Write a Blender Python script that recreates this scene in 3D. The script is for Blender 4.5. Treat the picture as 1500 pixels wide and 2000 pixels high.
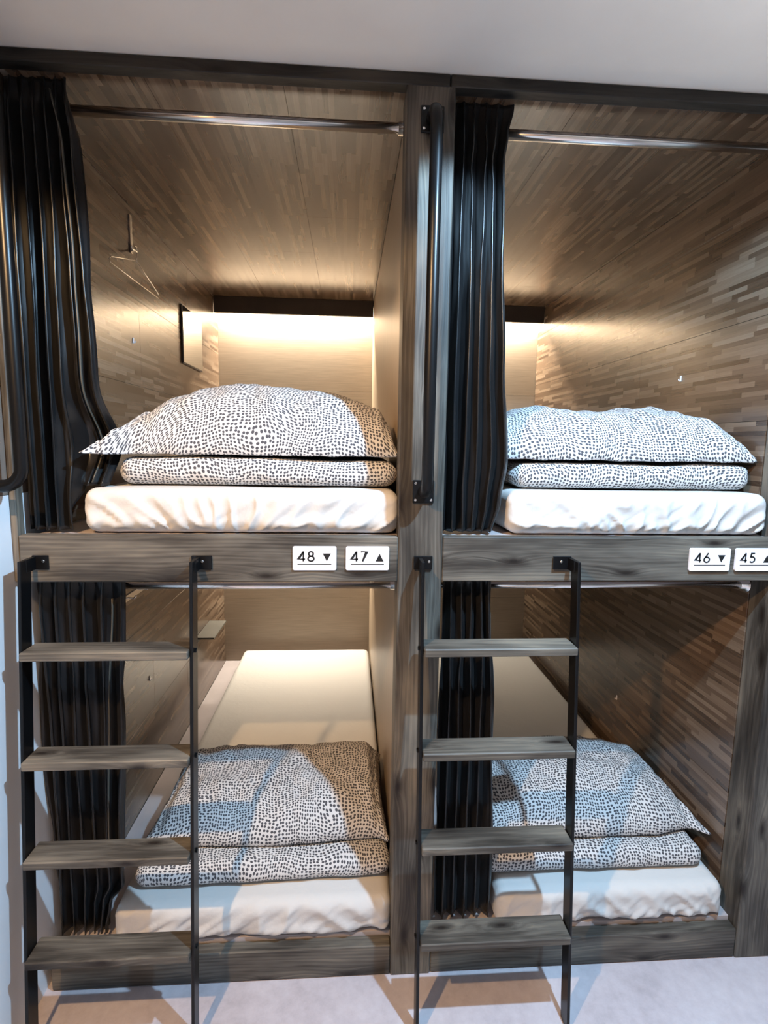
import bpy, bmesh, math, random
from mathutils import Vector, Matrix, noise
random.seed(7)
S = bpy.context.scene
COL = S.collection
for o in list(bpy.data.objects):
    bpy.data.objects.remove(o)

# ------------------------------------------------------------------ camera
cam_d = bpy.data.cameras.new('camera')
cam_d.lens = 18.7075; cam_d.sensor_width = 36.0; cam_d.sensor_fit = 'AUTO'
cam_d.clip_start = 0.02
cam = bpy.data.objects.new('camera', cam_d); COL.objects.link(cam)
R = Vector((0.997777944, -0.064746442, 0.015718537)); U = Vector((-0.00729289, 0.128368194, 0.991699763)); B = Vector((-0.066226791, -0.989610785, 0.127610764))
cam.matrix_world = Matrix(((R.x, U.x, B.x, -0.127804), (R.y, U.y, B.y, -1.338164), (R.z, U.z, B.z, 1.510108), (0, 0, 0, 1)))
S.camera = cam

# ------------------------------------------------------------------ exposure, world, lights
S.view_settings.view_transform = 'Standard'; S.view_settings.look = 'None'
S.view_settings.gamma = 1.0; S.view_settings.exposure = 0.0
S.view_settings.use_curve_mapping = False
wd = bpy.data.worlds.new('world'); S.world = wd; wd.use_nodes = True
wd.node_tree.nodes['Background'].inputs[0].default_value = (0.9, 0.93, 1.0, 1)
wd.node_tree.nodes['Background'].inputs[1].default_value = 0.02

def light(name, kind, loc, power, color, **kw):
    d = bpy.data.lights.new(name, kind); d.energy = power; d.color = color
    for k, v in kw.items(): setattr(d, k, v)
    o = bpy.data.objects.new(name, d); COL.objects.link(o); o.location = loc
    return o
COOL = (0.43, 0.71, 1.0); WARM = (1.0, 0.62, 0.30)
light('cool_ceiling_lamp', 'SPOT', (0.52, -0.76, 2.354), 275, COOL, shadow_soft_size=0.022, spot_size=math.radians(160), spot_blend=0.10)
light('warm_ceiling_lamp', 'SPOT', (-0.86, -1.28, 2.354), 222, WARM, shadow_soft_size=0.025, spot_size=math.radians(160), spot_blend=0.10)

up = light('added_ceiling_fill', 'SPOT', (0.95, -1.05, 1.45), 34, (0.95, 0.96, 1.0), shadow_soft_size=0.08, spot_size=math.radians(112), spot_blend=0.7)  # added upward spot without a fixture, lifts the brightness of the room ceiling
up.rotation_euler = (math.pi, 0, 0)

# ------------------------------------------------------------------ node helpers
def new_mat(name):
    m = bpy.data.materials.new(name); m.use_nodes = True
    nt = m.node_tree; nt.nodes.clear()
    out = nt.nodes.new('ShaderNodeOutputMaterial'); b = nt.nodes.new('ShaderNodeBsdfPrincipled')
    nt.links.new(b.outputs[0], out.inputs[0])
    return m, nt, b
def N(nt, kind, **kw):
    n = nt.nodes.new(kind)
    for k, v in kw.items():
        if hasattr(n, k): setattr(n, k, v)
    return n
def val(nt, sock, v):
    if hasattr(v, 'links') or isinstance(v, bpy.types.NodeSocket): nt.links.new(v, sock)
    else: sock.default_value = v
def M(nt, op, a, b=None, c=None):
    n = nt.nodes.new('ShaderNodeMath'); n.operation = op
    for i, v in enumerate((a, b, c)):
        if v is not None: val(nt, n.inputs[i], v)
    return n.outputs[0]
def VM(nt, op, a, b=None):
    n = nt.nodes.new('ShaderNodeVectorMath'); n.operation = op
    val(nt, n.inputs[0], a)
    if b is not None: val(nt, n.inputs[1], b)
    return n.outputs[0]
def ramp(nt, fac, stops):
    n = nt.nodes.new('ShaderNodeValToRGB'); e = n.color_ramp.elements
    while len(e) < len(stops): e.new(0.5)
    for i, (p, c) in enumerate(stops):
        e[i].position = p; e[i].color = c if len(c) == 4 else (*c, 1)
    nt.links.new(fac, n.inputs[0]); return n.outputs[0]
def noise_n(nt, vec, scale, detail=2, rough=0.5, dist=0.0):
    n = nt.nodes.new('ShaderNodeTexNoise'); nt.links.new(vec, n.inputs['Vector'])
    n.inputs['Scale'].default_value = scale; n.inputs['Detail'].default_value = detail
    n.inputs['Roughness'].default_value = rough; n.inputs['Distortion'].default_value = dist
    return n
def mix(nt, fac, a, b, mode='MIX'):
    n = nt.nodes.new('ShaderNodeMix'); n.data_type = 'RGBA'; n.blend_type = mode
    val(nt, n.inputs[0], fac); val(nt, n.inputs[6], a); val(nt, n.inputs[7], b)
    return n.outputs[2]
def bump(nt, b, h, strength, dist):
    n = nt.nodes.new('ShaderNodeBump'); n.inputs['Strength'].default_value = strength; n.inputs['Distance'].default_value = dist
    nt.links.new(h, n.inputs['Height']); nt.links.new(n.outputs[0], b.inputs['Normal'])
def objcoord(nt):
    return nt.nodes.new('ShaderNodeTexCoord').outputs['Object']
def sep(nt, v):
    n = nt.nodes.new('ShaderNodeSeparateXYZ'); nt.links.new(v, n.inputs[0]); return n.outputs
def comb(nt, x, y, z):
    n = nt.nodes.new('ShaderNodeCombineXYZ')
    for i, v in enumerate((x, y, z)): val(nt, n.inputs[i], v)
    return n.outputs[0]

# ------------------------------------------------------------------ materials
def plain(name, col, rough=0.5, metal=0.0, spec=0.5, var=0.0, scale=8.0, bmp=0.0, bscale=200.0):
    m, nt, b = new_mat(name)
    co = objcoord(nt)
    n = noise_n(nt, co, scale, 4)
    lo = tuple(c * (1 - var) for c in col); hi = tuple(min(1, c * (1 + var)) for c in col)
    nt.links.new(ramp(nt, n.outputs[0], [(0.3, lo), (0.7, hi)]), b.inputs['Base Color'])
    b.inputs['Roughness'].default_value = rough; b.inputs['Metallic'].default_value = metal
    b.inputs['Specular IOR Level'].default_value = spec
    if bmp:
        n2 = noise_n(nt, co, bscale, 2); bump(nt, b, n2.outputs[0], bmp, 0.002)
    return m

def stained_pine(name, axis, dark=1.0, seed=0.0):
    m, nt, b = new_mat(name)
    co = sep(nt, objcoord(nt))
    rnd = M(nt, 'MULTIPLY', nt.nodes.new('ShaderNodeObjectInfo').outputs['Random'], 37.0)
    a = co[0] if axis == 'x' else co[2]
    c1 = co[2] if axis == 'x' else co[0]
    c2 = co[1]
    a = M(nt, 'ADD', a, rnd)
    # knots: sparse stretched cells seen on the faces
    kv = comb(nt, M(nt, 'MULTIPLY', a, 3.4), M(nt, 'ADD', M(nt, 'MULTIPLY', M(nt, 'ADD', c1, c2), 11.0), rnd), 0.0)
    vo = nt.nodes.new('ShaderNodeTexVoronoi'); vo.voronoi_dimensions = '2D'; nt.links.new(kv, vo.inputs['Vector']); vo.inputs['Scale'].default_value = 1.0
    d = vo.outputs['Distance']
    swirl = M(nt, 'MULTIPLY', M(nt, 'POWER', 2.718, M(nt, 'MULTIPLY', d, -6.0)), 0.030)
    low = noise_n(nt, comb(nt, M(nt, 'MULTIPLY', a, 1.3), M(nt, 'MULTIPLY', c1, 7.0), M(nt, 'MULTIPLY', c2, 9.0)), 1.0, 2)
    warp = M(nt, 'MULTIPLY', M(nt, 'SUBTRACT', low.outputs[0], 0.5), 0.045)
    g1 = M(nt, 'ADD', M(nt, 'ADD', c1, warp), swirl)
    g2 = M(nt, 'ADD', c2, M(nt, 'MULTIPLY', warp, 0.5))
    rings = M(nt, 'SINE', M(nt, 'MULTIPLY', M(nt, 'ADD', g1, M(nt, 'MULTIPLY', g2, 0.6)), 560.0))
    fine = noise_n(nt, comb(nt, M(nt, 'MULTIPLY', a, 5.0), M(nt, 'MULTIPLY', g1, 260.0), M(nt, 'MULTIPLY', g2, 260.0)), 1.0, 3, 0.6)
    blot = noise_n(nt, comb(nt, M(nt, 'MULTIPLY', a, 3.0), M(nt, 'MULTIPLY', c1, 14.0), M(nt, 'MULTIPLY', c2, 14.0)), 1.0, 3)
    g = M(nt, 'ADD', M(nt, 'MULTIPLY', rings, 0.030), M(nt, 'ADD', M(nt, 'MULTIPLY', fine.outputs[0], 0.33), M(nt, 'MULTIPLY', blot.outputs[0], 0.95)))
    col = ramp(nt, g, [(0.36, (0.012 * dark, 0.010 * dark, 0.008 * dark)), (0.56, (0.052 * dark, 0.045 * dark, 0.037 * dark)), (0.72, (0.118 * dark, 0.106 * dark, 0.088 * dark)), (0.92, (0.23 * dark, 0.198 * dark, 0.152 * dark))])
    knot = ramp(nt, d, [(0.03, (1, 1, 1)), (0.10, (0.5, 0.5, 0.5)), (0.17, (0, 0, 0))])
    col = mix(nt, M(nt, 'MULTIPLY', knot, 0.95), col, (0.010 * dark, 0.006 * dark, 0.004 * dark, 1))
    nt.links.new(col, b.inputs['Base Color'])
    b.inputs['Roughness'].default_value = 0.52
    b.inputs['Specular IOR Level'].default_value = 0.35
    bump(nt, b, fine.outputs[0], 0.25, 0.0015)
    return m

def stave_laminate(name, across, tint=(1, 1, 1)):
    """finger-jointed stave print: staves run along y, stacked along `across`"""
    m, nt, b = new_mat(name)
    co = sep(nt, objcoord(nt))
    v = co[0] if across == 'x' else co[2]
    row = M(nt, 'FLOOR', M(nt, 'DIVIDE', v, 0.0142))
    wr = nt.nodes.new('ShaderNodeTexWhiteNoise'); wr.noise_dimensions = '1D'; nt.links.new(row, wr.inputs['W'])
    ln = M(nt, 'MULTIPLY_ADD', wr.outputs['Value'], 0.26, 0.11)
    u = M(nt, 'ADD', M(nt, 'DIVIDE', co[1], ln), M(nt, 'MULTIPLY', wr.outputs['Value'], 91.7))
    cell = M(nt, 'FLOOR', u)
    wc = nt.nodes.new('ShaderNodeTexWhiteNoise'); wc.noise_dimensions = '2D'
    nt.links.new(comb(nt, row, cell, 0.0), wc.inputs['Vector'])
    grain = noise_n(nt, comb(nt, M(nt, 'MULTIPLY', v, 300.0), M(nt, 'MULTIPLY', co[1], 9.0), M(nt, 'MULTIPLY', cell, 3.3)), 1.0, 3, 0.6)
    f = M(nt, 'ADD', M(nt, 'MULTIPLY', wc.outputs['Value'], 0.72), M(nt, 'MULTIPLY', grain.outputs[0], 0.36))
    T = lambda r, g, bl: (r * tint[0], g * tint[1], bl * tint[2])
    col = ramp(nt, f, [(0.12, T(0.040, 0.023, 0.014)), (0.38, T(0.086, 0.053, 0.033)), (0.66, T(0.135, 0.090, 0.059)), (0.96, T(0.205, 0.148, 0.103))])
    nt.links.new(col, b.inputs['Base Color'])
    b.inputs['Roughness'].default_value = 0.27
    b.inputs['Specular IOR Level'].default_value = 0.9
    b.inputs['Coat Weight'].default_value = 0.22; b.inputs['Coat Roughness'].default_value = 0.2
    return m

def beige_laminate(name, col, axis):
    m, nt, b = new_mat(name)
    co = sep(nt, objcoord(nt))
    if axis == 'back': v = comb(nt, M(nt, 'MULTIPLY', co[0], 6.0), 0.0, M(nt, 'MULTIPLY', co[2], 150.0))
    else: v = comb(nt, 0.0, M(nt, 'MULTIPLY', co[1], 80.0), M(nt, 'MULTIPLY', co[2], 5.0))
    n = noise_n(nt, v, 1.0, 4, 0.6)
    lo = tuple(c * 0.86 for c in col); hi = tuple(c * 1.12 for c in col)
    nt.links.new(ramp(nt, n.outputs[0], [(0.3, lo), (0.7, hi)]), b.inputs['Base Color'])
    b.inputs['Roughness'].default_value = 0.38
    b.inputs['Specular IOR Level'].default_value = 0.5
    return m

def dotted_cotton(name, ground, ink):
    m, nt, b = new_mat(name)
    uv = nt.nodes.new('ShaderNodeUVMap').outputs[0]
    w = noise_n(nt, uv, 9.0, 0)
    off = VM(nt, 'SCALE', VM(nt, 'SUBTRACT', w.outputs['Color'], (0.5, 0.5, 0.5)))
    off.node.inputs['Scale'].default_value = 0.048
    p = VM(nt, 'ADD', uv, off)
    vo = nt.nodes.new('ShaderNodeTexVoronoi'); vo.voronoi_dimensions = '2D'; nt.links.new(p, vo.inputs['Vector'])
    vo.inputs['Scale'].default_value = 106.0; vo.inputs['Randomness'].default_value = 0.42
    msk = ramp(nt, vo.outputs['Distance'], [(0.305, (1, 1, 1)), (0.385, (0, 0, 0))])
    nt.links.new(mix(nt, msk, ground, ink), b.inputs['Base Color'])
    b.inputs['Roughness'].default_value = 0.85; b.inputs['Specular IOR Level'].default_value = 0.2
    wv = noise_n(nt, uv, 30.0, 3)
    bump(nt, b, wv.outputs[0], 0.25, 0.004)
    return m

def sheet_cotton(name, col):
    m, nt, b = new_mat(name)
    co = objcoord(nt)
    b.inputs['Base Color'].default_value = (*col, 1)
    b.inputs['Roughness'].default_value = 0.9; b.inputs['Specular IOR Level'].default_value = 0.15
    n = noise_n(nt, co, 26.0, 4, 0.6, 0.4)
    bump(nt, b, n.outputs[0], 0.30, 0.006)
    return m

def satin(name):
    m, nt, b = new_mat(name)
    co = sep(nt, objcoord(nt))
    n = noise_n(nt, comb(nt, M(nt, 'MULTIPLY', co[0], 60.0), co[1], M(nt, 'MULTIPLY', co[2], 9.0)), 1.0, 3)
    nt.links.new(ramp(nt, n.outputs[0], [(0.3, (0.006, 0.0058, 0.0062)), (0.7, (0.011, 0.0105, 0.011))]), b.inputs['Base Color'])
    b.inputs['Roughness'].default_value = 0.30; b.inputs['Specular IOR Level'].default_value = 0.42
    b.inputs['Sheen Weight'].default_value = 0.04; b.inputs['Sheen Roughness'].default_value = 0.4
    bump(nt, b, n.outputs[0], 0.12, 0.004)
    return m

def vinyl_floor(name):
    m, nt, b = new_mat(name)
    co = objcoord(nt)
    n = noise_n(nt, co, 3.2, 6, 0.62, 0.3); n2 = noise_n(nt, co, 30.0, 5, 0.7)
    f = M(nt, 'ADD', M(nt, 'MULTIPLY', n.outputs[0], 0.6), M(nt, 'MULTIPLY', n2.outputs[0], 0.4))
    nt.links.new(ramp(nt, f, [(0.3, (0.36, 0.32, 0.34)), (0.5, (0.49, 0.445, 0.47)), (0.7, (0.59, 0.55, 0.575))]), b.inputs['Base Color'])
    b.inputs['Roughness'].default_value = 0.5; b.inputs['Specular IOR Level'].default_value = 0.35
    return m

def emitter(name, col, strength):
    m, nt, b = new_mat(name)
    b.inputs['Base Color'].default_value = (*col, 1)
    b.inputs['Emission Color'].default_value = (*col, 1); b.inputs['Emission Strength'].default_value = strength
    return m

WOOD_H = stained_pine('stained_pine_lengthwise', 'x'); WOOD_V = stained_pine('stained_pine_upright', 'z')
WOOD_D = stained_pine('stained_pine_dark', 'x', 0.25)
LAM_WALL = stave_laminate('stave_laminate_wall', 'z'); LAM_CEIL = stave_laminate('stave_laminate_ceiling', 'x', (0.95, 0.92, 0.88))
BEIGE_BACK = beige_laminate('beige_laminate_back', (0.30, 0.238, 0.178), 'back'); BEIGE_SIDE = beige_laminate('beige_laminate_side', (0.37, 0.285, 0.20), 'side')
DOTS = dotted_cotton('dotted_cotton', (0.60, 0.588, 0.578, 1), (0.070, 0.070, 0.080, 1))
SHEET = sheet_cotton('white_sheet', (0.60, 0.582, 0.558))
SATIN = satin('charcoal_satin')
LINING = plain('curtain_hem_satin', (0.075, 0.068, 0.054), 0.5, var=0.1)
BLACK = plain('black_powder_steel', (0.004, 0.004, 0.0045), 0.32, 0.0, 0.28, 0.15)
CHROME = plain('chrome', (0.88, 0.86, 0.84), 0.2, 1.0, var=0.03)
WHITE_PL = plain('white_acrylic', (0.86, 0.84, 0.88), 0.3, var=0.02)
INK = plain('black_print', (0.008, 0.008, 0.008), 0.5)
VALANCE = plain('dark_brown_board', (0.030, 0.021, 0.015), 0.5, var=0.2)
PLATFORM = plain('platform_board', (0.45, 0.40, 0.40), 0.55, var=0.08)
CEILP = plain('ceiling_paint', (0.88, 0.84, 0.78), 0.85, spec=0.2, var=0.02, bmp=0.05, bscale=90)
WALLP = plain('white_wall_panel', (0.80, 0.81, 0.83), 0.45, var=0.02)
ROOMP = plain('room_wall_paint', (0.42, 0.41, 0.40), 0.85, spec=0.2, var=0.03)
TAN_UPPER = plain('tan_upper_wall', (0.20, 0.155, 0.125), 0.7, spec=0.2, var=0.05)
BROWN = plain('dark_brown_edge', (0.040, 0.029, 0.024), 0.55, var=0.2)
MIRROR = plain('mirror_glass', (0.86, 0.86, 0.83), 0.03, 1.0)
GREYB = plain('grey_shelf_board', (0.11, 0.105, 0.09), 0.45, var=0.1)
LED = emitter('led_strip_light', (1.0, 0.85, 0.60), 9.0)
FLOORM = vinyl_floor('lilac_grey_vinyl')

# ------------------------------------------------------------------ object helpers
def obj(name, bm, mat, parent=None, smooth=False, loc=None):
    me = bpy.data.meshes.new(name); bm.normal_update(); bm.to_mesh(me); bm.free()
    me.materials.append(mat)
    if smooth:
        for p in me.polygons: p.use_smooth = True
    o = bpy.data.objects.new(name, me); COL.objects.link(o)
    if loc is not None: o.location = loc
    if parent: o.parent = parent
    return o
def thing(name, label, cat, loc=(0, 0, 0), group=None):
    o = bpy.data.objects.new(name, None); o.empty_display_size = 0.05; COL.objects.link(o); o.location = loc
    o['label'] = label; o['category'] = cat
    if group: o['group'] = group
    return o
def tag(o, label, cat, group=None):
    o['label'] = label; o['category'] = cat
    if group: o['group'] = group
    return o
def rel(parent, p):
    return Vector(p) - (parent.location if parent else Vector((0, 0, 0)))
def add_box(bm, lo, hi, bev=0.0, seg=1):
    lo, hi = Vector(lo), Vector(hi)
    r = bmesh.ops.create_cube(bm, size=1.0)
    c = (lo + hi) / 2; s = hi - lo
    for v in r['verts']: v.co = Vector((v.co.x * s.x + c.x, v.co.y * s.y + c.y, v.co.z * s.z + c.z))
    if bev:
        ed = list({e for v in r['verts'] for e in v.link_edges})
        bmesh.ops.bevel(bm, geom=ed, offset=bev, segments=seg, affect='EDGES', profile=0.6)
def box(name, lo, hi, mat, parent=None, bev=0.002, seg=1):
    """box whose origin sits at its own centre"""
    lo, hi = Vector(lo), Vector(hi); c = (lo + hi) / 2
    bm = bmesh.new(); add_box(bm, lo - c, hi - c, bev, seg)
    return obj(name, bm, mat, parent, loc=(c - parent.location) if parent else c)
def wbox(name, lo, hi, mat, parent=None, bev=0.0004):
    """box kept in scene coordinates, so a running pattern passes from panel to panel"""
    bm = bmesh.new(); add_box(bm, lo, hi, bev)
    return obj(name, bm, mat, parent)
def add_tube(bm, pts, r, n=14, cap=True):
    pts = [Vector(p) for p in pts]; rings = []
    up = None
    for i, p in enumerate(pts):
        t = (pts[min(i + 1, len(pts) - 1)] - pts[max(i - 1, 0)]).normalized()
        if up is None:
            up = Vector((0, 0, 1)) if abs(t.z) < 0.9 else Vector((0, 1, 0))
        a = (up - t * up.dot(t)).normalized(); up = a; b = t.cross(a)
        rr = r[i] if isinstance(r, (list, tuple)) else r
        rings.append([bm.verts.new(p + (a * math.cos(2 * math.pi * k / n) + b * math.sin(2 * math.pi * k / n)) * rr) for k in range(n)])
    for i in range(len(rings) - 1):
        for k in range(n):
            bm.faces.new((rings[i][k], rings[i][(k + 1) % n], rings[i + 1][(k + 1) % n], rings[i + 1][k]))
    if cap:
        bm.faces.new(rings[0][::-1]); bm.faces.new(rings[-1])
def tube(name, pts, r, mat, parent=None, n=14):
    bm = bmesh.new(); add_tube(bm, pts, r, n)
    bmesh.ops.recalc_face_normals(bm, faces=bm.faces)
    o = obj(name, bm, mat, parent, smooth=True)
    return o
def disc(name, c, axis, r, t, mat, parent=None, n=20):
    c = Vector(c); ax = Vector(axis)
    bm = bmesh.new(); add_tube(bm, [c, c + ax * t * 0.7, c + ax * t], [r, r, r * 0.82], n)
    bmesh.ops.recalc_face_normals(bm, faces=bm.faces)
    return obj(name, bm, mat, parent)
def fbm(x, y, z=0.0, o=3):
    s = 0; a = 1.0
    for i in range(o):
        s += a * noise.noise(Vector((x, y, z + 7.3 * i))); a *= 0.5; x *= 2; y *= 2; z *= 2
    return s
def lerp_table(tab, x):
    if x <= tab[0][0]: return tab[0][1]
    for (a, va), (b, vb) in zip(tab, tab[1:]):
        if x <= b:
            t = (x - a) / (b - a); t = t * t * (3 - 2 * t)
            return va + (vb - va) * t
    return tab[-1][1]

# ------------------------------------------------------------------ main dimensions (metres; bunk face at y = 0)
ZC = 2.359          # room ceiling
XL, XR = -0.912, 1.033      # inner faces of the outer side walls
PW = 0.114          # centre post
Z1, Z2 = 1.274, 1.156       # middle beam
ZB = 0.095          # bottom beam
DEP = 2.0
ZBC = 2.334         # bunk ceiling

# ------------------------------------------------------------------ room
def struct(name, lo, hi, mat):
    bm = bmesh.new(); add_box(bm, lo, hi)
    o = obj(name, bm, mat); o['kind'] = 'structure'; return o
struct('floor', (-0.99, -3.2, -0.06), (2.6, 2.1, 0.0), FLOORM)
struct('ceiling', (-0.99, -3.2, ZC), (2.6, 2.1, ZC + 0.06), CEILP)
struct('wall_left', (-1.00, -3.2, 0.0), (-0.950, 2.04, 1.372), WALLP)
struct('wall_left', (-1.00, -3.2, 1.373), (-0.951, 2.04, ZC), TAN_UPPER)  # left wall is tan above the white lower part
struct('wall_front', (-0.99, -3.26, 0.0), (2.6, -3.2, ZC), ROOMP)
struct('wall_right', (2.6, -3.2, 0.0), (2.66, 2.1, ZC), ROOMP)
struct('wall_back', (-0.99, 2.04, 0.0), (2.6, 2.10, ZC), ROOMP)

struct('wall_back', (XR + 0.117, 0.05, 0.0), (2.6, 0.09, ZC), ROOMP)

# ------------------------------------------------------------------ bunk frame
F = thing('bunk_bed', 'built-in double-decker capsule bunk frame of dark-stained pine and laminate boards', 'bunk bed')
def post(x0, x1):
    return box('post', (x0, -0.002, 0.0), (x1, 0.09, ZC - 0.024), WOOD_V, F, 0.003)
post(0.0, PW); post(XR, XR + 0.115)
box('post', (-0.949, -0.001, Z2), (-0.934, 0.03, ZC - 0.027), WOOD_V, F, 0.002)
box('top_trim', (-0.948, -0.004, ZC - 0.028), (0.10, 0.03, ZC - 0.001), WOOD_D, F)
box('top_trim', (0.102, -0.004, ZC - 0.028), (1.6, 0.03, ZC - 0.001), WOOD_D, F)
def beam(name, x0, x1, z0, z1): return box(name, (x0, 0.0, z0), (x1, 0.036, z1), WOOD_H, F, 0.003)
beam('middle_beam', XL - 0.021, -0.001, Z2, Z1).location.y -= 0.003
beam('middle_beam', PW + 0.001, XR - 0.001, Z2, Z1)
beam('bottom_beam', XL - 0.02, -0.001, 0.002, ZB); beam('bottom_beam', PW + 0.001, XR - 0.001, 0.002, ZB)
# sleeping platforms
for x0, x1 in ((XL + 0.001, 0.009), (PW + 0.001, XR - 0.001)):
    wbox('platform', (x0, 0.037, 0.06), (x1, DEP, 0.105), PLATFORM, F)
    wbox('platform', (x0, 0.037, Z2 + 0.012), (x1, DEP, Z1 - 0.004), PLATFORM, F)
# centre partition (two skins of boards with a joint) and the closing back boards
G = 0.0005
def ysplit(x0, x1, z0, z1, ys, mat, y0=0.091):
    cuts = [y0] + ys + [DEP]
    for a, b in zip(cuts, cuts[1:]): wbox('wall_panel', (x0, a + G, z0 + G), (x1, b - G, z1 - G), mat, F)
for z0, z1 in ((0.105, Z2), (Z1, ZBC)):
    ysplit(0.010, 0.056, z0, z1, [1.25], BEIGE_SIDE)
    ysplit(0.057, 0.104, z0, z1, [1.25], BEIGE_SIDE)
for x0, x1 in ((XL - 0.03, 0.056), (0.057, XR + 0.03)):
    for z0, z1 in ((0.0, 0.52), (0.52, Z2 + 0.03), (Z2 + 0.03, 1.822), (1.822, ZBC + 0.01)):
        wbox('back_panel', (x0 + G, DEP + 0.002, z0 + G), (x1 - G, DEP + 0.018, z1 - G), BEIGE_BACK, F)
# outer side walls, laid in board courses
for x0, x1, rows_hi, rows_lo in ((XL - 0.018, XL, [Z1, 1.708, 2.021, ZBC], [0.105, 0.43, 0.80, Z2]), (XR, XR + 0.018, [Z1, 1.590, 1.883, 2.18, ZBC], [0.105, 0.47, 0.81, Z2])):
    for rows in (rows_hi, rows_lo):
        for i, (z0, z1) in enumerate(zip(rows, rows[1:])):
            ysplit(x0, x1, z0, z1, [[1.21], [0.775, 1.95], [1.40]][i % 3], LAM_WALL, 0.0915)
# bunk ceilings, boards along the depth
for xs in ([XL, -0.605, -0.287, 0.009], [PW, 0.425, 0.735, XR]):
    for i, (x0, x1) in enumerate(zip(xs, xs[1:])):
        cuts = [0.031, [0.62, 1.135, 0.76][i], [1.72, 1.95, 1.51][i], DEP]
        for a, b in zip(cuts, cuts[1:]):
            wbox('ceiling_panel', (x0 + G / 2, a + G / 2, ZBC), (x1 - G / 2, b - G / 2, ZBC + 0.02), LAM_CEIL, F)

# ------------------------------------------------------------------ bunk lamps
def bunk_lamp(x0, x1, ztop, zbot, label, power):
    t = thing('bunk_lamp', label, 'lamp', ((x0 + x1) / 2, 1.94, ztop), 'strip lamps at the bunk heads')
    box('valance', (x0, 1.895, zbot), (x1, 1.915, ztop - 0.001), VALANCE, t, 0.002)
    box('mounting_board', (x0, 1.916, ztop - 0.025), (x1, DEP - 0.002, ztop - 0.001), VALANCE, t, 0.001)
    s = box('led_strip', (x0 + 0.01, 1.966, ztop - 0.034), (x1 - 0.01, 1.984, ztop - 0.026), LED, t, 0.001)
    l = light('strip_light', 'AREA', (0, 1.975 - 1.94, -0.037), power, (1.0, 0.90, 0.74), shape='RECTANGLE', size=x1 - x0 - 0.04, size_y=0.02)
    l.parent = t; l.rotation_euler = (0.35, 0, 0)
    return t
bunk_lamp(XL + 0.002, 0.008, ZBC, 2.243, 'dark strip lamp glowing over the back wall of the upper left bunk', 44.0)
bunk_lamp(0.106, XR - 0.002, ZBC, 2.240, 'dark strip lamp glowing in the upper right bunk, partly behind its curtain', 44.0)
bunk_lamp(XL + 0.002, 0.008, Z2 + 0.010, Z2 - 0.07, 'strip lamp at the back of the lower left bunk, hidden behind the middle beam', 27.0)
bunk_lamp(0.106, XR - 0.002, Z2 + 0.010, Z2 - 0.07, 'dim strip lamp at the back of the lower right bunk, hidden behind the middle beam', 6.5)

# ------------------------------------------------------------------ curtain rods
def rod(x0, x1, y, z, r, label):
    t = thing('curtain_rod', label, 'curtain rod', ((x0 + x1) / 2, y, z), 'chrome curtain rods')
    c = t.location
    tube('rod', [(x0 - c.x, 0, 0), (x1 - c.x, 0, 0)], r, CHROME, t, 20)
    for xx, s in ((x0 - c.x, 1), (x1 - c.x, -1)):
        bm = bmesh.new(); add_tube(bm, [(xx, 0, 0), (xx + s * 0.003, 0, 0), (xx + s * 0.006, 0, 0), (xx + s * 0.02, 0, 0)], [0.021, 0.021, r + 0.0035, r + 0.003], 20)
        bmesh.ops.recalc_face_normals(bm, faces=bm.faces)
        obj('flange', bm, CHROME, t, True)
rod(XL + 0.001, 0.0095, 0.100, 2.292, 0.0125, 'chrome curtain rod across the top of the upper left bunk')
rod(0.1045, XR - 0.001, 0.100, 2.292, 0.0125, 'chrome curtain rod across the top of the upper right bunk')
rod(XL + 0.001, 0.0095, 0.104, 1.118, 0.0090, 'chrome curtain rod under the middle beam of the lower left bunk')
rod(0.1045, XR - 0.001, 0.104, 1.118, 0.0090, 'chrome curtain rod under the middle beam of the lower right bunk')

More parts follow.
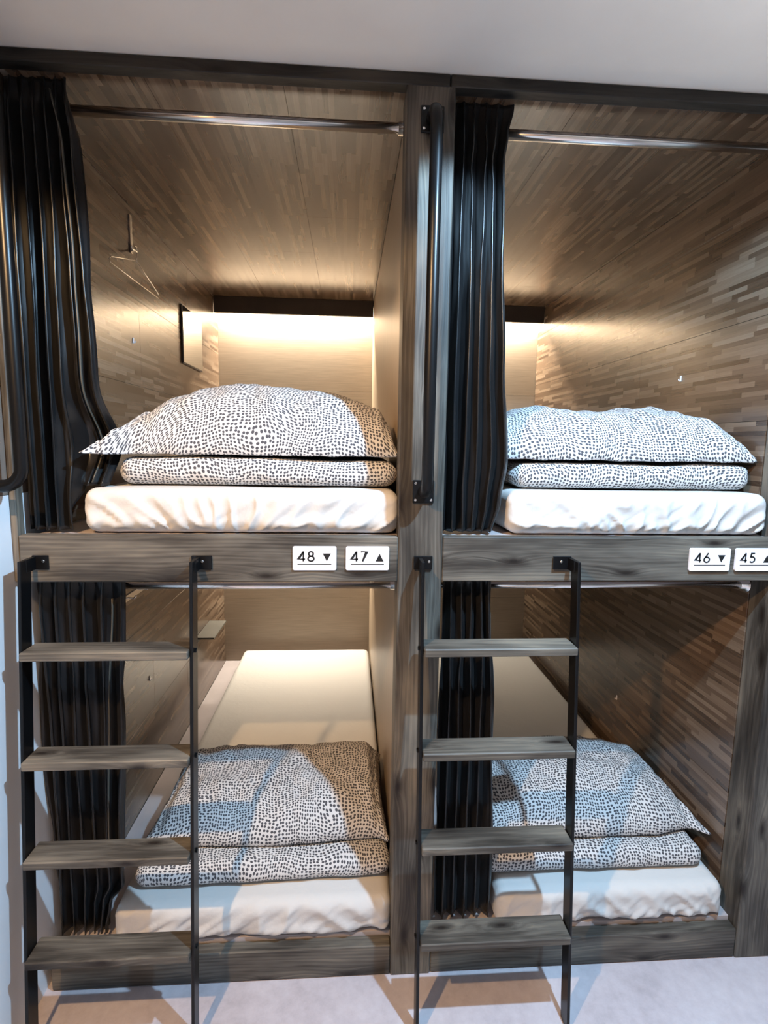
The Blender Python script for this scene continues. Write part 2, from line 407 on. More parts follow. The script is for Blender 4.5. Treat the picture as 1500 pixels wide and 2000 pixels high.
# ------------------------------------------------------------------ curtains
def curtain(label, ztop, zbot, left, right, folds, amp, y0, seed, hem_side=None, kinks=(), push=lambda x, z: 0.0, rest=None, lining=None):
    """left/right: tables z -> x of the two vertical edges; deep folds hung behind the beam"""
    rnd = random.Random(seed)
    nu, nv = folds * 22, 90
    ph = [rnd.uniform(-0.35, 0.35) for _ in range(folds + 2)]
    bm = bmesh.new(); uvl = bm.loops.layers.uv.new('UVMap')
    grid = []
    for j in range(nv + 1):
        row = []
        for i in range(nu + 1):
            s = i / nu
            zb = zbot + ((rest[2] - zbot) * min(1, max(0, (s - rest[0]) / (rest[1] - rest[0]))) if rest else 0.0)
            z = ztop + (zb - ztop) * j / nv
            xl, xr = lerp_table(left, z), lerp_table(right, z)
            k = s * folds
            kink = 0.0
            for kz, kh, ka in kinks:
                f0 = (z - kz + 0.02 * math.sin(k * 2.1 + seed)) / kh
                kink += ka * math.exp(-f0 * f0) * math.sin(k * 3.0 + kz * 9 + seed)
            drift = 0.16 * fbm(k * 0.7 + seed, z * 2.2, seed, 2)
            a = 2 * math.pi * (k + drift + kink * 6)
            w = math.sin(a)
            fold = math.copysign(abs(w) ** 0.95, w)
            hd = min(1.0, (ztop - z) / 0.09); A = amp * (0.30 + 0.70 * hd * hd * (3 - 2 * hd)) * (0.85 + 0.35 * noise.noise(Vector((int(k) * 1.7 + seed, z * 1.3, 3.1))))
            xm = (right[0][1] + right[-1][1]) / 2
            x = xl + (xm - xl) * s + (xr - xm) * s ** 3 + 0.35 * (xr - xl) / folds * math.sin(2 * a) * 0.5 + kink * 0.5 * math.sin(math.pi * s)
            y = y0 + push(x, z) + A * fold + 0.0025 * fbm(s * 14, z * 6, seed + 4, 2)
            row.append(bm.verts.new((x, y, z)))
        grid.append(row)
    for j in range(nv):
        for i in range(nu):
            bm.faces.new((grid[j][i], grid[j][i + 1], grid[j + 1][i + 1], grid[j + 1][i]))
    o = obj('curtain', bm, SATIN, None, True)
    so = o.modifiers.new('cloth', 'SOLIDIFY'); so.thickness = 0.0016; so.offset = 0
    tag(o, label, 'curtain', 'charcoal satin curtains')
    if lining:
        # pale lining showing along the leading edge: a folded ribbon on the front of the last pleat
        bm = bmesh.new(); prev = None
        for q in range(41):
            z = lining[0] + (lining[1] - lining[0]) * q / 40
            j = min(nv, max(0, round((ztop - z) / (ztop - zbot) * nv)))
            xr = lerp_table(right, z); xe = xr - lining[2] + 0.004 * math.sin(z * 7)
            ye = y0 + push(xe, z) - amp * 1.22
            w = 0.0022 + 0.0016 * noise.noise(Vector((z * 5, seed, 1)))
            cur = [bm.verts.new((xe - w, ye + 0.004, z)), bm.verts.new((xe, ye, z)), bm.verts.new((xe + w, ye + 0.006, z)), bm.verts.new((xe, ye + 0.008, z))]
            if prev:
                for a in range(4): bm.faces.new((prev[a], prev[(a + 1) % 4], cur[(a + 1) % 4], cur[a]))
            else: bm.faces.new(cur)
            prev = cur
        bm.faces.new(prev)
        bmesh.ops.recalc_face_normals(bm, faces=bm.faces)
        ln_ = obj('lining_edge', bm, LINING, o, True); ln_['label'] = 'pale olive lining edge'
    return o
UL_R = [(1.278, -0.752), (1.38, -0.750), (1.46, -0.746), (1.58, -0.750), (1.72, -0.748), (1.90, -0.755), (2.18, -0.766), (2.33, -0.785)]
curtain('charcoal satin curtain drawn to the left of the upper left bunk', 2.3338, 1.280, [(1.2, -0.936), (2.4, -0.932)], UL_R, 6, 0.021, 0.056, 3, kinks=((1.42, 0.08, 0.006), (1.62, 0.06, 0.007)), push=lambda x, z: 0.098 * math.exp(-((z - 1.50) / 0.09) ** 2) * min(1, max(0, (x + 0.84) / 0.05)), rest=(0.60, 0.70, 1.3915), lining=(1.40, 2.30, 0.030))
curtain('charcoal satin curtain bunched beside the centre post of the upper right bunk', 2.3338, 1.280, [(1.2, 0.124), (2.4, 0.120)], [(1.27, 0.255), (1.36, 0.276), (1.47, 0.290), (1.73, 0.272), (2.0, 0.256), (2.2, 0.248), (2.26, 0.256), (2.33, 0.272)], 5, 0.021, 0.056, 11, kinks=((2.20, 0.035, 0.016), (1.95, 0.04, 0.008), (1.42, 0.06, 0.010), (1.32, 0.03, 0.010)))
curtain('charcoal satin curtain drawn to the left of the lower left bunk, behind the left ladder', Z2 + 0.004, 0.125, [(0.1, -0.942), (1.2, -0.942)], [(0.135, -0.80), (0.22, -0.785), (0.27, -0.745), (0.36, -0.745), (0.8, -0.722), (1.12, -0.706)], 6, 0.021, 0.066, 23, kinks=((0.40, 0.07, 0.010), (0.85, 0.05, 0.006)), lining=(0.36, 1.10, 0.036))
curtain('charcoal satin curtain bunched by the centre post of the lower right bunk', Z2 + 0.004, 0.125, [(0.1, 0.133), (1.2, 0.130)], [(0.1, 0.300), (0.3, 0.303), (0.75, 0.286), (1.12, 0.262)], 5, 0.020, 0.066, 31, kinks=((0.95, 0.05, 0.016), (0.5, 0.05, 0.006)))

ring_host = [o for o in COL.objects if o.name.startswith('curtain') and 'left ladder' in o.get('label', '')][0]
tube('curtain_ring', [(-0.735 + 0.004 * math.sin(a), 0.104 + 0.0165 * math.cos(a), 1.114 + 0.0165 * math.sin(a)) for a in [math.radians(d) for d in range(0, 361, 15)]], 0.0028, BLACK, ring_host, 8)

# ------------------------------------------------------------------ lattice solids for bedding
def lattice_solid(xs, ys, zs, r, disp, uvf):
    nx, ny, nz = len(xs), len(ys), len(zs)
    lo = Vector((xs[0] + r, ys[0] + r, zs[0] + r)); hi = Vector((xs[-1] - r, ys[-1] - r, zs[-1] - r))
    bm = bmesh.new(); uvl = bm.loops.layers.uv.new('UVMap'); V = {}; UVS = {}
    def v(i, j, k):
        key = (i, j, k)
        if key not in V:
            p = Vector((xs[i], ys[j], zs[k]))
            c = Vector((min(max(p.x, lo.x), hi.x), min(max(p.y, lo.y), hi.y), min(max(p.z, lo.z), hi.z)))
            d = p - c
            n = d.normalized()
            q = c + n * r
            uv = uvf(q, n)
            w = bm.verts.new(disp(q, n)); V[key] = w; UVS[w] = uv
        return V[key]
    def quad(a, b, c, d):
        f = bm.faces.new((a, b, c, d)); f.smooth = True
        for l in f.loops: l[uvl].uv = UVS[l.vert]
    for i in range(nx - 1):
        for j in range(ny - 1):
            quad(v(i, j, nz - 1), v(i + 1, j, nz - 1), v(i + 1, j + 1, nz - 1), v(i, j + 1, nz - 1))
            quad(v(i, j, 0), v(i, j + 1, 0), v(i + 1, j + 1, 0), v(i + 1, j, 0))
        for k in range(nz - 1):
            quad(v(i, 0, k), v(i + 1, 0, k), v(i + 1, 0, k + 1), v(i, 0, k + 1))
            quad(v(i, ny - 1, k), v(i, ny - 1, k + 1), v(i + 1, ny - 1, k + 1), v(i + 1, ny - 1, k))
    for j in range(ny - 1):
        for k in range(nz - 1):
            quad(v(0, j, k), v(0, j, k + 1), v(0, j + 1, k + 1), v(0, j + 1, k))
            quad(v(nx - 1, j, k), v(nx - 1, j + 1, k), v(nx - 1, j + 1, k + 1), v(nx - 1, j, k + 1))
    bmesh.ops.recalc_face_normals(bm, faces=bm.faces)
    return bm
def spread(a, b, n, ends=0.0, r=0.0):
    out = [a + (b - a) * i / n for i in range(n + 1)]
    if r:
        k = 6
        mid = [a + r + (b - a - 2 * r) * i / n for i in range(n + 1)]
        out = [a + r * (1 - math.cos(i / k * math.pi / 2)) * 1.0 for i in range(k)] + mid + [b - r * (1 - math.cos((k - 1 - i) / k * math.pi / 2)) for i in range(k)]
    return out

def mattress(label, x0, x1, y0, y1, z0, z1, seed, group='white-sheeted mattresses', front_wave=0.012):
    r = 0.032
    xs = spread(x0, x1, 150, r=r); ys = [y0 + r * (1 - math.cos(i / 6 * math.pi / 2)) for i in range(6)] + [y0 + r + (y1 - r - y0 - r) * (i / 60) ** 1.5 for i in range(61)] + [y1 - r * (1 - math.cos((5 - i) / 6 * math.pi / 2)) for i in range(6)]
    zs = spread(z0, z1, 6, r=r)
    def disp(q, n):
        p = q.copy()
        fy = max(0.0, -n.y); hz = (z1 - q.z) / (z1 - z0)
        # tucked sheet: diagonal pulls fanning over the front face
        a = q.x * 16 + seed
        pull = noise.noise(Vector((a + hz * 2.0 * math.sin(q.x * 5 + seed), hz * 1.2, seed))) 
        ridge = (1 - abs(pull) * 2.2)
        fine = noise.noise(Vector((q.x * 42 + hz * 6, hz * 2.5, seed + 5)))
        amt = fy * (0.35 + 0.65 * hz)
        p.y += amt * (-0.016 * max(0, ridge) ** 1.5 + 0.006 * fine) + 0.010 * amt * hz
        p.z += 0.0025 * fbm(q.x * 4, q.y * 4, seed, 2) * max(0, n.z)
        if hz > 0.55:
            p.z += front_wave * fy * (hz - 0.55) / 0.45 * (0.35 + 0.65 * noise.noise(Vector((q.x * 9, seed, 2.0))))
        sx = abs(n.x)
        p.x -= math.copysign(0.004 * sx * fine, n.x)
        return p
    bm = lattice_solid(xs, ys, zs, r, disp, lambda q, n: (q.x, q.y))
    o = obj('mattress', bm, SHEET, None, True)
    return tag(o, label, 'mattress', group)
def wave_noise(x, seed): return 0.5 * noise.noise(Vector((x * 6, seed, 0.3))) + 0.3 * noise.noise(Vector((x * 15, seed, 4.1)))

def duvet(label, x0, x1, y0, y1, z0, z1, seed, yaw=0.0, group='folded dotted duvets'):
    h = z1 - z0; r = h * 0.49
    xs = spread(x0, x1, 120, r=r); ys = spread(y0, y1, 30, r=r); zs = spread(z0, z1, 3, r=r)
    cx, cy = (x0 + x1) / 2, (y0 + y1) / 2
    def disp(q, n):
        p = q.copy()
        top = max(0, n.z); fr = max(0, -n.y)
        p.z += top * (0.007 * fbm(q.x * 5, q.y * 5, seed, 3))
        p.z += fr * 0.003 * noise.noise(Vector((q.x * 14, seed, 1)))
        p.y += fr * (0.010 * fbm(q.x * 6, q.z * 10, seed + 2, 3))
        p.x += abs(n.x) * 0.012 * fbm(q.y * 9, q.z * 22, seed + 3, 2)
        if yaw:
            dx, dy = p.x - cx, p.y - cy
            p.x = cx + dx * math.cos(yaw) - dy * math.sin(yaw); p.y = cy + dx * math.sin(yaw) + dy * math.cos(yaw)
        return p
    def uvf(q, n):
        th = math.acos(max(-1.0, min(1.0, n.z))); hxy = max(1e-6, math.hypot(n.x, n.y))
        return (q.x - r * n.x + r * th * n.x / hxy + seed, q.y - r * n.y + r * th * n.y / hxy + seed * 0.7)
    bm = lattice_solid(xs, ys, zs, r, disp, uvf)
    o = obj('duvet', bm, DOTS, None, True)
    return tag(o, label, 'duvet', group)

def pillow(label, x0, x1, yf, yb, z0, H, seed, front=None, back=None, bottom=None, edge=2.4, group='dotted pillows'):
    """H: table s(-1..1) -> height; flat underside with a seam running around the foot"""
    ns, nt_ = 110, 70
    bm = bmesh.new(); uvl = bm.loops.layers.uv.new('UVMap'); UVS = {}
    W, D = x1 - x0, yb - yf
    def pos(s, t, side):
        hs = lerp_table(H, s)
        ffr = lerp_table(front, s) if front else 0.0
        fbk = lerp_table(back, s) if back else 0.0
        y = yf + ffr + (D + fbk - ffr) * (t + 1) / 2
        # pinched rim between the corners
        x = x0 + W * (s + 1) / 2 + (0.018 * (1 - t * t)) * (-s) * abs(s) ** 6
        prof = max(0.0, 1 - abs(t) ** edge) ** 0.5
        zb = z0 + (lerp_table(bottom, s) if bottom else 0.0)
        if side > 0:
            n1 = fbm(s * 2.2 + seed, t * 2.0, seed, 3) * 0.012 + 0.006 * noise.noise(Vector((s * 9, t * 5, seed)))
            cr = 0.006 * max(0.0, noise.noise(Vector((s * 16 + t * 4, t * 3, seed + 9))))
            rim = min(1.0, prof * 1.3) * min(1.0, hs / 0.05)
            z = zb + 0.004 + hs * prof + (n1 - cr) * rim
            y -= 0.012 * (1 - t) * 0.5 * noise.noise(Vector((s * 6, seed, 3))) * rim
        else:
            z = zb + 0.001 + 0.010 * prof * 0.2 + 0.003 * noise.noise(Vector((s * 8, t * 5, seed)))
        return Vector((x, y, z))
    def build(side):
        g = []
        for j in range(nt_ + 1):
            tt = -math.cos(math.pi * j / nt_)
            tt = 0.55 * tt + 0.45 * (2 * j / nt_ - 1)
            row = []; 
            for i in range(ns + 1):
                ss = 2 * i / ns - 1
                ss = 0.75 * ss + 0.25 * math.sin(ss * math.pi / 2)
                row.append((ss, tt))
            g.append(row)
        return g
    g = build(1)
    top = [[bm.verts.new(pos(s, t, 1)) for s, t in row] for row in g]
    bot = [[(top[j][i] if (i in (0, ns) or j in (0, nt_)) else bm.verts.new(pos(s, t, -1))) for i, (s, t) in enumerate(row)] for j, row in enumerate(g)]
    # uv by travelled length along each direction, so the print keeps its size on the steep sides
    for arr, k in ((top, 0.0), (bot, 5.0)):
        acc = {}
        for i in range(ns + 1):
            L = 0.0; mid = nt_ // 2
            acc[(mid, i)] = 0.0
            for j in range(mid + 1, nt_ + 1):
                L += (arr[j][i].co - arr[j - 1][i].co).length; acc[(j, i)] = L
            L = 0.0
            for j in range(mid - 1, -1, -1):
                L -= (arr[j][i].co - arr[j + 1][i].co).length; acc[(j, i)] = L
        for j in range(nt_):
            for i in range(ns):
                f = bm.faces.new((arr[j][i], arr[j][i + 1], arr[j + 1][i + 1], arr[j + 1][i]) if k == 0 else (arr[j][i], arr[j + 1][i], arr[j + 1][i + 1], arr[j][i + 1]))
                f.smooth = True
                idx = ((j, i), (j, i + 1), (j + 1, i + 1), (j + 1, i)) if k == 0 else ((j, i), (j + 1, i), (j + 1, i + 1), (j, i + 1))
                for l, (jj, ii) in zip(f.loops, idx): l[uvl].uv = (arr[jj][ii].co.x + seed + k, acc[(jj, ii)] + seed * 0.31)
    o = obj('pillow', bm, DOTS, None, True)
    return tag(o, label, 'pillow', group)

mattress('white-sheeted mattress of the upper left bunk above signs 48 and 47', -0.800, 0.006, 0.034, 1.885, Z1 - 0.001, 1.388, 2.0)
mattress('white-sheeted mattress of the upper right bunk above signs 46 and 45', 0.297, 1.026, 0.034, 1.885, Z1 - 0.001, 1.388, 9.0)
mattress('white-sheeted mattress of the lower left bunk, lit cream at the far end', -0.775, 0.004, 0.020, 1.90, 0.106, 0.222, 17.0, front_wave=0.022)
mattress('white-sheeted mattress of the lower right bunk, dim at the far end', 0.310, 1.005, 0.022, 1.90, 0.106, 0.222, 26.0, front_wave=0.022)

duvet('folded dotted duvet under the pillow of the upper left bunk', -0.735, 0.004, 0.098, 0.60, 1.392, 1.464, 1.3)
duvet('folded dotted duvet under the pillow of the upper right bunk', 0.325, 1.022, 0.098, 0.60, 1.393, 1.463, 4.1)
duvet('folded dotted duvet under the pillow of the lower left bunk', -0.745, -0.004, 0.080, 0.62, 0.224, 0.292, 6.2, yaw=0.03)
duvet('folded dotted duvet under the pillow of the lower right bunk', 0.270, 0.975, 0.080, 0.62, 0.224, 0.292, 8.7)

HUL = [(-1, 0.008), (-0.95, 0.030), (-0.87, 0.060), (-0.74, 0.112), (-0.56, 0.164), (-0.38, 0.192), (-0.2, 0.20), (0.1, 0.20), (0.4, 0.185), (0.7, 0.165), (0.88, 0.145), (0.96, 0.11), (1, 0.05)]
pillow('plump dotted pillow on the upper left bunk, its left corner pinched', -0.788, 0.005, 0.105, 0.57, 1.472, HUL, 2.2, front=[(-1, -0.088), (-0.92, -0.06), (-0.75, -0.005), (-0.6, 0.0), (1, 0.0)], back=[(-1, -0.475), (-0.90, -0.440), (-0.74, -0.22), (-0.45, -0.03), (-0.2, 0.0), (1, 0.0)])
HUR = [(-1, 0.09), (-0.9, 0.125), (-0.7, 0.15), (-0.45, 0.150), (-0.2, 0.148), (0.2, 0.158), (0.45, 0.156), (0.7, 0.148), (0.85, 0.125), (0.95, 0.09), (1, 0.05)]
pillow('bluish dotted pillow on the upper right bunk, beside its curtain', 0.285, 1.027, 0.105, 0.57, 1.471, HUR, 5.5)
HLL = [(-1, 0.01), (-0.93, 0.05), (-0.8, 0.095), (-0.5, 0.115), (0, 0.12), (0.5, 0.125), (0.85, 0.12), (0.95, 0.08), (1, 0.03)]
pillow('dotted pillow on the lower left bunk, crossed by ladder shadows', -0.740, 0.003, 0.140, 0.60, 0.300, HLL, 7.7, front=[(-1, 0.02), (0, 0.0), (0.9, 0.02), (1, 0.0)])
HLR = [(-1, 0.05), (-0.8, 0.105), (-0.4, 0.125), (0, 0.13), (0.5, 0.12), (0.75, 0.095), (0.9, 0.05), (1, 0.008)]
pillow('dotted pillow on the lower right bunk, its right corner sticking out', 0.275, 1.022, 0.135, 0.60, 0.299, HLR, 9.9, front=[(-1, 0.0), (0.5, 0.0), (0.85, 0.02), (1, -0.01)])

# ------------------------------------------------------------------ ladders
RUNG_Z = [1.012, 0.752, 0.513, 0.268]
def lean_y(z): return -0.065 - (1.005 - z) * 0.0885
def ladder(x0, x1, label):
    t = thing('ladder', label, 'ladder', ((x0 + x1) / 2, lean_y(0), 0.0), 'black steel ladders with wooden rungs')
    c = t.location
    def P(x, y, z): return Vector((x, y, z)) - c
    for sx, xa, xb in ((0, x0 - 0.008, x0), (1, x1, x1 + 0.008)):
        bm = bmesh.new()
        z0, z1 = 0.0, 1.222
        co = []
        for z in (z0, z1):
            for (x, dy) in ((xa, -0.021), (xb, -0.021), (xb, 0.021), (xa, 0.021)): co.append(bm.verts.new(P(x, lean_y(z) + dy, z)))
        for q in ((0, 1, 5, 4), (1, 2, 6, 5), (2, 3, 7, 6), (3, 0, 4, 7), (3, 2, 1, 0), (4, 5, 6, 7)): bm.faces.new([co[i] for i in q])
        bmesh.ops.recalc_face_normals(bm, faces=bm.faces)
        bmesh.ops.bevel(bm, geom=list(bm.edges), offset=0.0012, segments=1, affect='EDGES')
        rail = obj('rail', bm, BLACK, t)
        # bracket: arm to the beam plus a screwed plate
        xm = (xa + xb) / 2
        px0, px1 = (xb - 0.002, xb + 0.028) if (sx == 0) else (xa - 0.028, xa + 0.002)
        if label.startswith('left'):
            px0, px1 = (xb - 0.004, xb + 0.030)
        bm = bmesh.new()
        add_box(bm, P(xa - 0.001, lean_y(1.21), 1.190), P(xb + 0.001, -0.0035, 1.222), 0.0008)
        ox0, ox1 = px0 - 0.0, px1
        add_box(bm, P(min(xa, ox0) - (0.012 if not (label.startswith('left') and sx == 0) else 0), -0.0085, 1.190), P(max(xb, ox1), -0.0035, 1.225), 0.001)
        br = obj('bracket', bm, BLACK, t)
        sc = disc('screw', P((px0 + px1) / 2 + (0.006 if sx == 0 else -0.006), -0.0088, 1.211), (0, -1, 0), 0.0035, 0.002, CHROME, br, 10)
        for z in RUNG_Z:
            zc = z - 0.010
            s = -1 if sx == 0 else 1
            xo = xa if sx == 0 else xb
            disc('bolt', P(xo, lean_y(zc), zc), (s, 0, 0), 0.006, 0.004, BLACK, rail, 8)
    for z in RUNG_Z:
        yc = lean_y(z - 0.01)
        r = box('rung', (x0 + 0.0005, yc - 0.036, z - 0.021), (x1 - 0.0005, yc + 0.036, z), WOOD_H, t, 0.0025)
    return t
ladder(-0.893, -0.507, 'left black steel ladder with four dark wooden rungs, by the white wall')
ladder(0.060, 0.447, 'right black steel ladder with four greyish wooden rungs, beside the centre post')

# ------------------------------------------------------------------ grab bars
def arc(c, a, b, r, n=7):
    """quarter bend from direction a to direction b around centre c"""
    a, b = Vector(a), Vector(b)
    return [Vector(c) + (a * math.cos(i / n * math.pi / 2) + b * math.sin(i / n * math.pi / 2)) * r for i in range(n + 1)]
def grab_bar(base, out, ztop, zbot, reach, label, plate_axis):
    out = Vector(out); base = Vector((base[0], base[1], 0))
    t = thing('grab_bar', label, 'grab bar', (base.x, base.y, (ztop + zbot) / 2), 'black tubular grab bars')
    c = t.location; r = 0.045
    up = Vector((0, 0, 1))
    pts = [base + up * ztop + out * 0.004]
    ce = base + out * (reach - r) + up * (ztop - r)
    pts += arc(ce, up, out, r)
    ce = base + out * (reach - r) + up * (zbot + r)
    pts += arc(ce, out, -up, r)
    pts += [base + up * zbot + out * 0.004]
    tube('bar', [p - c for p in pts], 0.0145, BLACK, t, 18)
    side = up.cross(out)
    for z in (ztop, zbot):
        lo = base + up * (z - 0.029) - side * 0.027 + out * 0.0005; hi = base + up * (z + 0.029) + side * 0.027 + out * 0.0065
        l2 = Vector([min(a, b) for a, b in zip(lo, hi)]); h2 = Vector([max(a, b) for a, b in zip(lo, hi)])
        pl = box('flange', l2, h2, BLACK, t, 0.0015)
        for ds in (-1, 1):
            for dz in (-1, 1):
                disc('screw', out * 0.003 + side * 0.020 * ds + up * 0.021 * dz, out, 0.0033, 0.0015, CHROME, pl, 8)
    return t
grab_bar((0.060, -0.002), (0, -1, 0), 2.258, 1.391, 0.072, 'long black tubular grab bar screwed to the centre post', 'x')
grab_bar((-0.950, -0.075), (1, 0, 0), 2.258, 1.400, 0.080, 'black grab bar on the white wall at the left edge, lower bend showing', 'y')

# ------------------------------------------------------------------ number signs
def stroke(bm, pts, w, y, closed=False):
    pts = [Vector(p) for p in pts]; n = len(pts); L = []; Rr = []
    for i, p in enumerate(pts):
        if closed: a, b = pts[i - 1], pts[(i + 1) % n]
        else: a, b = pts[max(i - 1, 0)], pts[min(i + 1, n - 1)]
        t = (b - a).normalized(); nn = Vector((-t.y, t.x))
        m = 1.0
        if 0 < i < n - 1 and not closed:
            t1 = (pts[i] - pts[i - 1]).normalized(); m = 1 / max(0.45, abs(nn.dot(Vector((-t1.y, t1.x)))))
        L.append(bm.verts.new((p.x + nn.x * w / 2 * m, y, p.y + nn.y * w / 2 * m))); Rr.append(bm.verts.new((p.x - nn.x * w / 2 * m, y, p.y - nn.y * w / 2 * m)))
    for i in range(n if closed else n - 1):
        k = (i + 1) % n
        bm.faces.new((L[i], Rr[i], Rr[k], L[k]))
def circ(cx, cy, rx, ry, a0=0, a1=360, n=24):
    return [(cx + rx * math.cos(math.radians(a0 + (a1 - a0) * i / n)), cy + ry * math.sin(math.radians(a0 + (a1 - a0) * i / n))) for i in range(n + 1)]
def digit(bm, d, ox, oz, h, w, y):
    q = lambda pts: [(ox + a * h, oz + b * h) for a, b in pts]
    if d == '4':
        stroke(bm, q([(0.66, 0.24), (0.02, 0.24), (0.50, 0.97)]), w, y); stroke(bm, q([(0.50, 1.0), (0.50, 0.0)]), w, y)
    elif d == '8':
        stroke(bm, q(circ(0.33, 0.745, 0.22, 0.215)[:-1]), w, y, True); stroke(bm, q(circ(0.33, 0.275, 0.285, 0.24)[:-1]), w, y, True)
    elif d == '7':
        stroke(bm, q([(0.03, 0.96), (0.60, 0.96), (0.20, 0.0)]), w, y)
    elif d == '6':
        stroke(bm, q(circ(0.34, 0.30, 0.285, 0.265)[:-1]), w, y, True); stroke(bm, q([(0.48, 1.0), (0.085, 0.40)]), w, y)
    elif d == '5':
        stroke(bm, q([(0.56, 0.96), (0.20, 0.96), (0.12, 0.53)]), w, y); stroke(bm, q(circ(0.29, 0.32, 0.29, 0.28, 125, -140)), w, y)
def sign(num, up, x0, z0, w, h, label):
    c = Vector((x0 + w / 2, -0.0045, z0 + h / 2))
    t = thing('number_sign', label, 'sign', c, 'white bed number signs')
    bm = bmesh.new(); add_box(bm, (-w / 2, -0.003, -h / 2), (w / 2, 0.003, h / 2))
    bm.edges.ensure_lookup_table(); ed = [e for e in bm.edges if abs(e.verts[0].co.y - e.verts[1].co.y) > 0.004]
    bmesh.ops.bevel(bm, geom=ed, offset=0.0045, segments=6, affect='EDGES', profile=0.5, clamp_overlap=True)
    obj('plate', bm, WHITE_PL, t)
    y = -0.0033
    bm = bmesh.new(); dh = 0.026; sw = 0.0042
    digit(bm, num[0], -w * 0.375, -0.008, dh, sw, y); digit(bm, num[1], -w * 0.375 + 0.0235, -0.008, dh, sw, y)
    obj('numeral', bm, INK, t)
    bm = bmesh.new(); ax = w * 0.28; aw = 0.0105; z_lo, z_hi = -0.008, 0.0125
    vs = [(ax - aw, z_lo), (ax + aw, z_lo), (ax, z_hi)] if up else [(ax - aw, z_hi), (ax, z_lo), (ax + aw, z_hi)]
    f = bm.faces.new([bm.verts.new((a, y, b)) for a, b in vs])
    obj('arrow', bm, INK, t)
    bm = bmesh.new(); add_box(bm, (-w * 0.39, y, -0.0165), (w * 0.385, y + 0.0002, -0.0140)); obj('underline', bm, INK, t)
    return t
sign('48', False, -0.268, 1.188, 0.110, 0.0615, 'leftmost white number sign, reading 48 with a downward arrow')
sign('47', True, -0.134, 1.188, 0.110, 0.0615, 'white number sign nearest the centre post, reading 47 with an upward arrow')
sign('46', False, 0.778, 1.186, 0.112, 0.0615, 'white number sign right of the right ladder, reading 46, arrow down')
sign('45', True, 0.906, 1.186, 0.112, 0.0615, 'rightmost white number sign, cut by the right edge of the photo, reading 45')

# ------------------------------------------------------------------ fittings and modelled glints inside the bunks
m_ = thing('wall_mirror', 'tall frameless mirror with a dark edge on the left wall of the upper left bunk', 'mirror', (XL, 1.44, 1.87))
box('backing', (XL + 0.0005, 1.272, 1.868), (XL + 0.009, 1.600, 2.134), BROWN, m_, 0.001)
box('glass', (XL + 0.0092, 1.278, 1.874), (XL + 0.011, 1.597, 2.131), MIRROR, m_, 0.0)

s_ = thing('wall_shelf', 'small grey wall shelf on the left wall of the lower left bunk', 'shelf', (XL, 1.49, 0.49))
box('board', (XL + 0.0005, 1.36, 0.490), (XL + 0.095, 1.63, 0.500), GREYB, s_, 0.001)
bm = bmesh.new(); add_box(bm, rel(s_, (XL + 0.0005, 1.38, 0.465)), rel(s_, (XL + 0.006, 1.61, 0.4895)), 0.001); obj('wall_plate', bm, GREYB, s_)

def wall_glint(pt, d, s, label, white=True):  # glints on the walls, given solid shape as tiny white plates with prongs
    t = thing('wall_glint', label, 'hook', pt, 'small modelled glints on the bunk walls')
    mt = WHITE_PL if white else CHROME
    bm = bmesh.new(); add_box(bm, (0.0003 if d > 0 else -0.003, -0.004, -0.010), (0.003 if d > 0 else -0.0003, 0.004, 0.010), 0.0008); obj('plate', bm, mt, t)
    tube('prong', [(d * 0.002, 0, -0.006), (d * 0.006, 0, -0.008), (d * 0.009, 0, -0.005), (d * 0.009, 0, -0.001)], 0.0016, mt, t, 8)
wall_glint((XL, 0.709, 1.866), 1, 1, 'small white glint modelled as a hook on the left wall of the upper left bunk')
wall_glint((XL, 0.728, 0.571), 1, 1, 'small white glint modelled as a hook on the left wall of the lower left bunk')
wall_glint((XR, 0.503, 1.752), -1, 1, 'small white glint modelled as a hook on the right wall of the upper right bunk')
wall_glint((XR, 0.766, 0.440), -1, 1, 'small white glint modelled as a hook on the right wall of the lower right bunk')

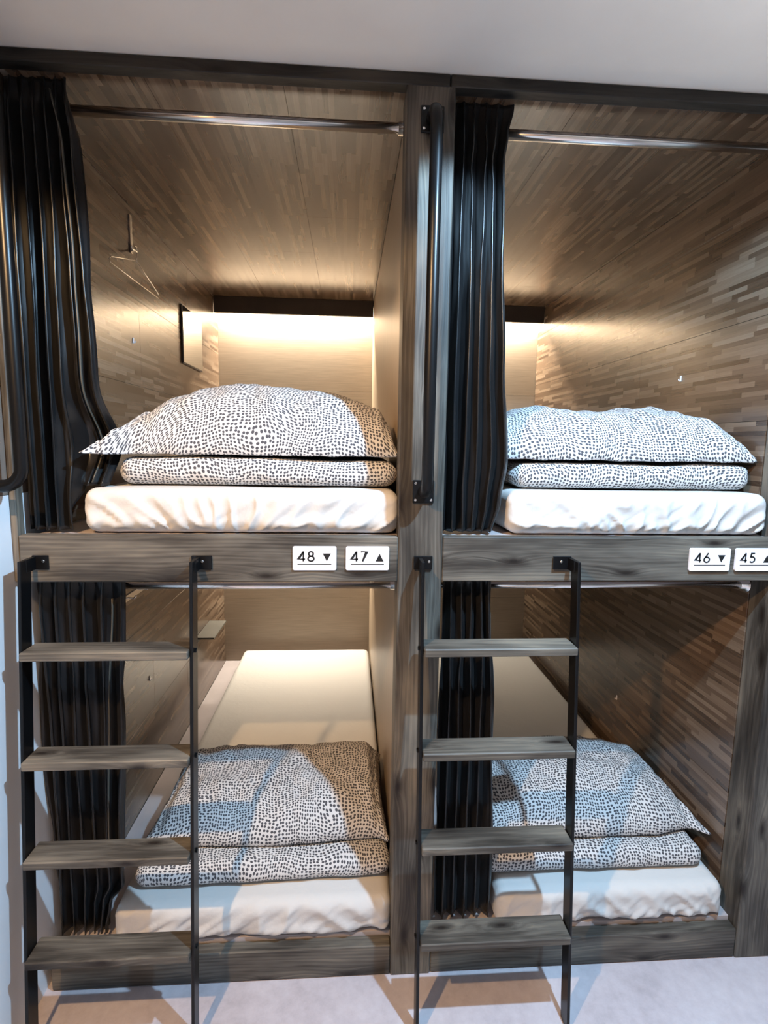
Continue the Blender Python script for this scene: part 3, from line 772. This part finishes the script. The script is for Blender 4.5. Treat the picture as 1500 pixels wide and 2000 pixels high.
# clothes hook and wire hanger on the upper left wall
h_ = thing('clothes_hook', 'slim chrome clothes hook high on the left wall of the upper left bunk', 'hook', (XL, 0.72, 2.18), 'chrome clothes hooks')
box('plate', (XL + 0.0005, 0.712, 2.170), (XL + 0.005, 0.732, 2.300), CHROME, h_, 0.001)
tube('prong', [rel(h_, p) for p in ((XL + 0.004, 0.722, 2.180), (XL + 0.030, 0.70, 2.170), (XL + 0.052, 0.64, 2.150), (XL + 0.052, 0.60, 2.146), (XL + 0.052, 0.59, 2.152))], 0.0035, CHROME, h_, 10)
xh = XL + 0.052
g_ = thing('coat_hanger', 'thin wire coat hanger hung from the chrome hook in the upper left bunk', 'hanger', (xh, 0.63, 2.15))
hk = [(xh, 0.63 + 0.012 * math.cos(a), 2.1525 + 0.012 * math.sin(a) - 0.0) for a in [math.radians(d) for d in range(-30, 215, 20)]]
tube('hook', [rel(g_, p) for p in [(xh, 0.63, 2.118), (xh, 0.634, 2.13), (xh, 0.640, 2.142)] + hk[1:]], 0.0016, CHROME, g_, 8)
body = [(xh, 0.63, 2.118), (xh, 0.72, 2.095), (xh, 0.83, 2.066), (xh, 0.845, 2.055), (xh, 0.835, 2.047), (xh, 0.63, 2.047), (xh, 0.425, 2.047), (xh, 0.415, 2.055), (xh, 0.43, 2.066), (xh, 0.54, 2.095), (xh, 0.63, 2.118)]
tube('wire', [rel(g_, p) for p in body], 0.0017, CHROME, g_, 8)
h2 = thing('clothes_hook', 'slim chrome clothes hook near the rod of the lower left bunk', 'hook', (XL, 0.60, 0.95), 'chrome clothes hooks')
box('plate', (XL + 0.0005, 0.53, 0.940), (XL + 0.005, 0.72, 0.962), CHROME, h2, 0.001)
tube('prong', [rel(h2, p) for p in ((XL + 0.004, 0.56, 0.950), (XL + 0.022, 0.56, 0.948), (XL + 0.030, 0.56, 0.958))], 0.0035, CHROME, h2, 8)
tube('prong', [rel(h2, p) for p in ((XL + 0.004, 0.68, 0.950), (XL + 0.022, 0.68, 0.948), (XL + 0.030, 0.68, 0.958))], 0.0035, CHROME, h2, 8)
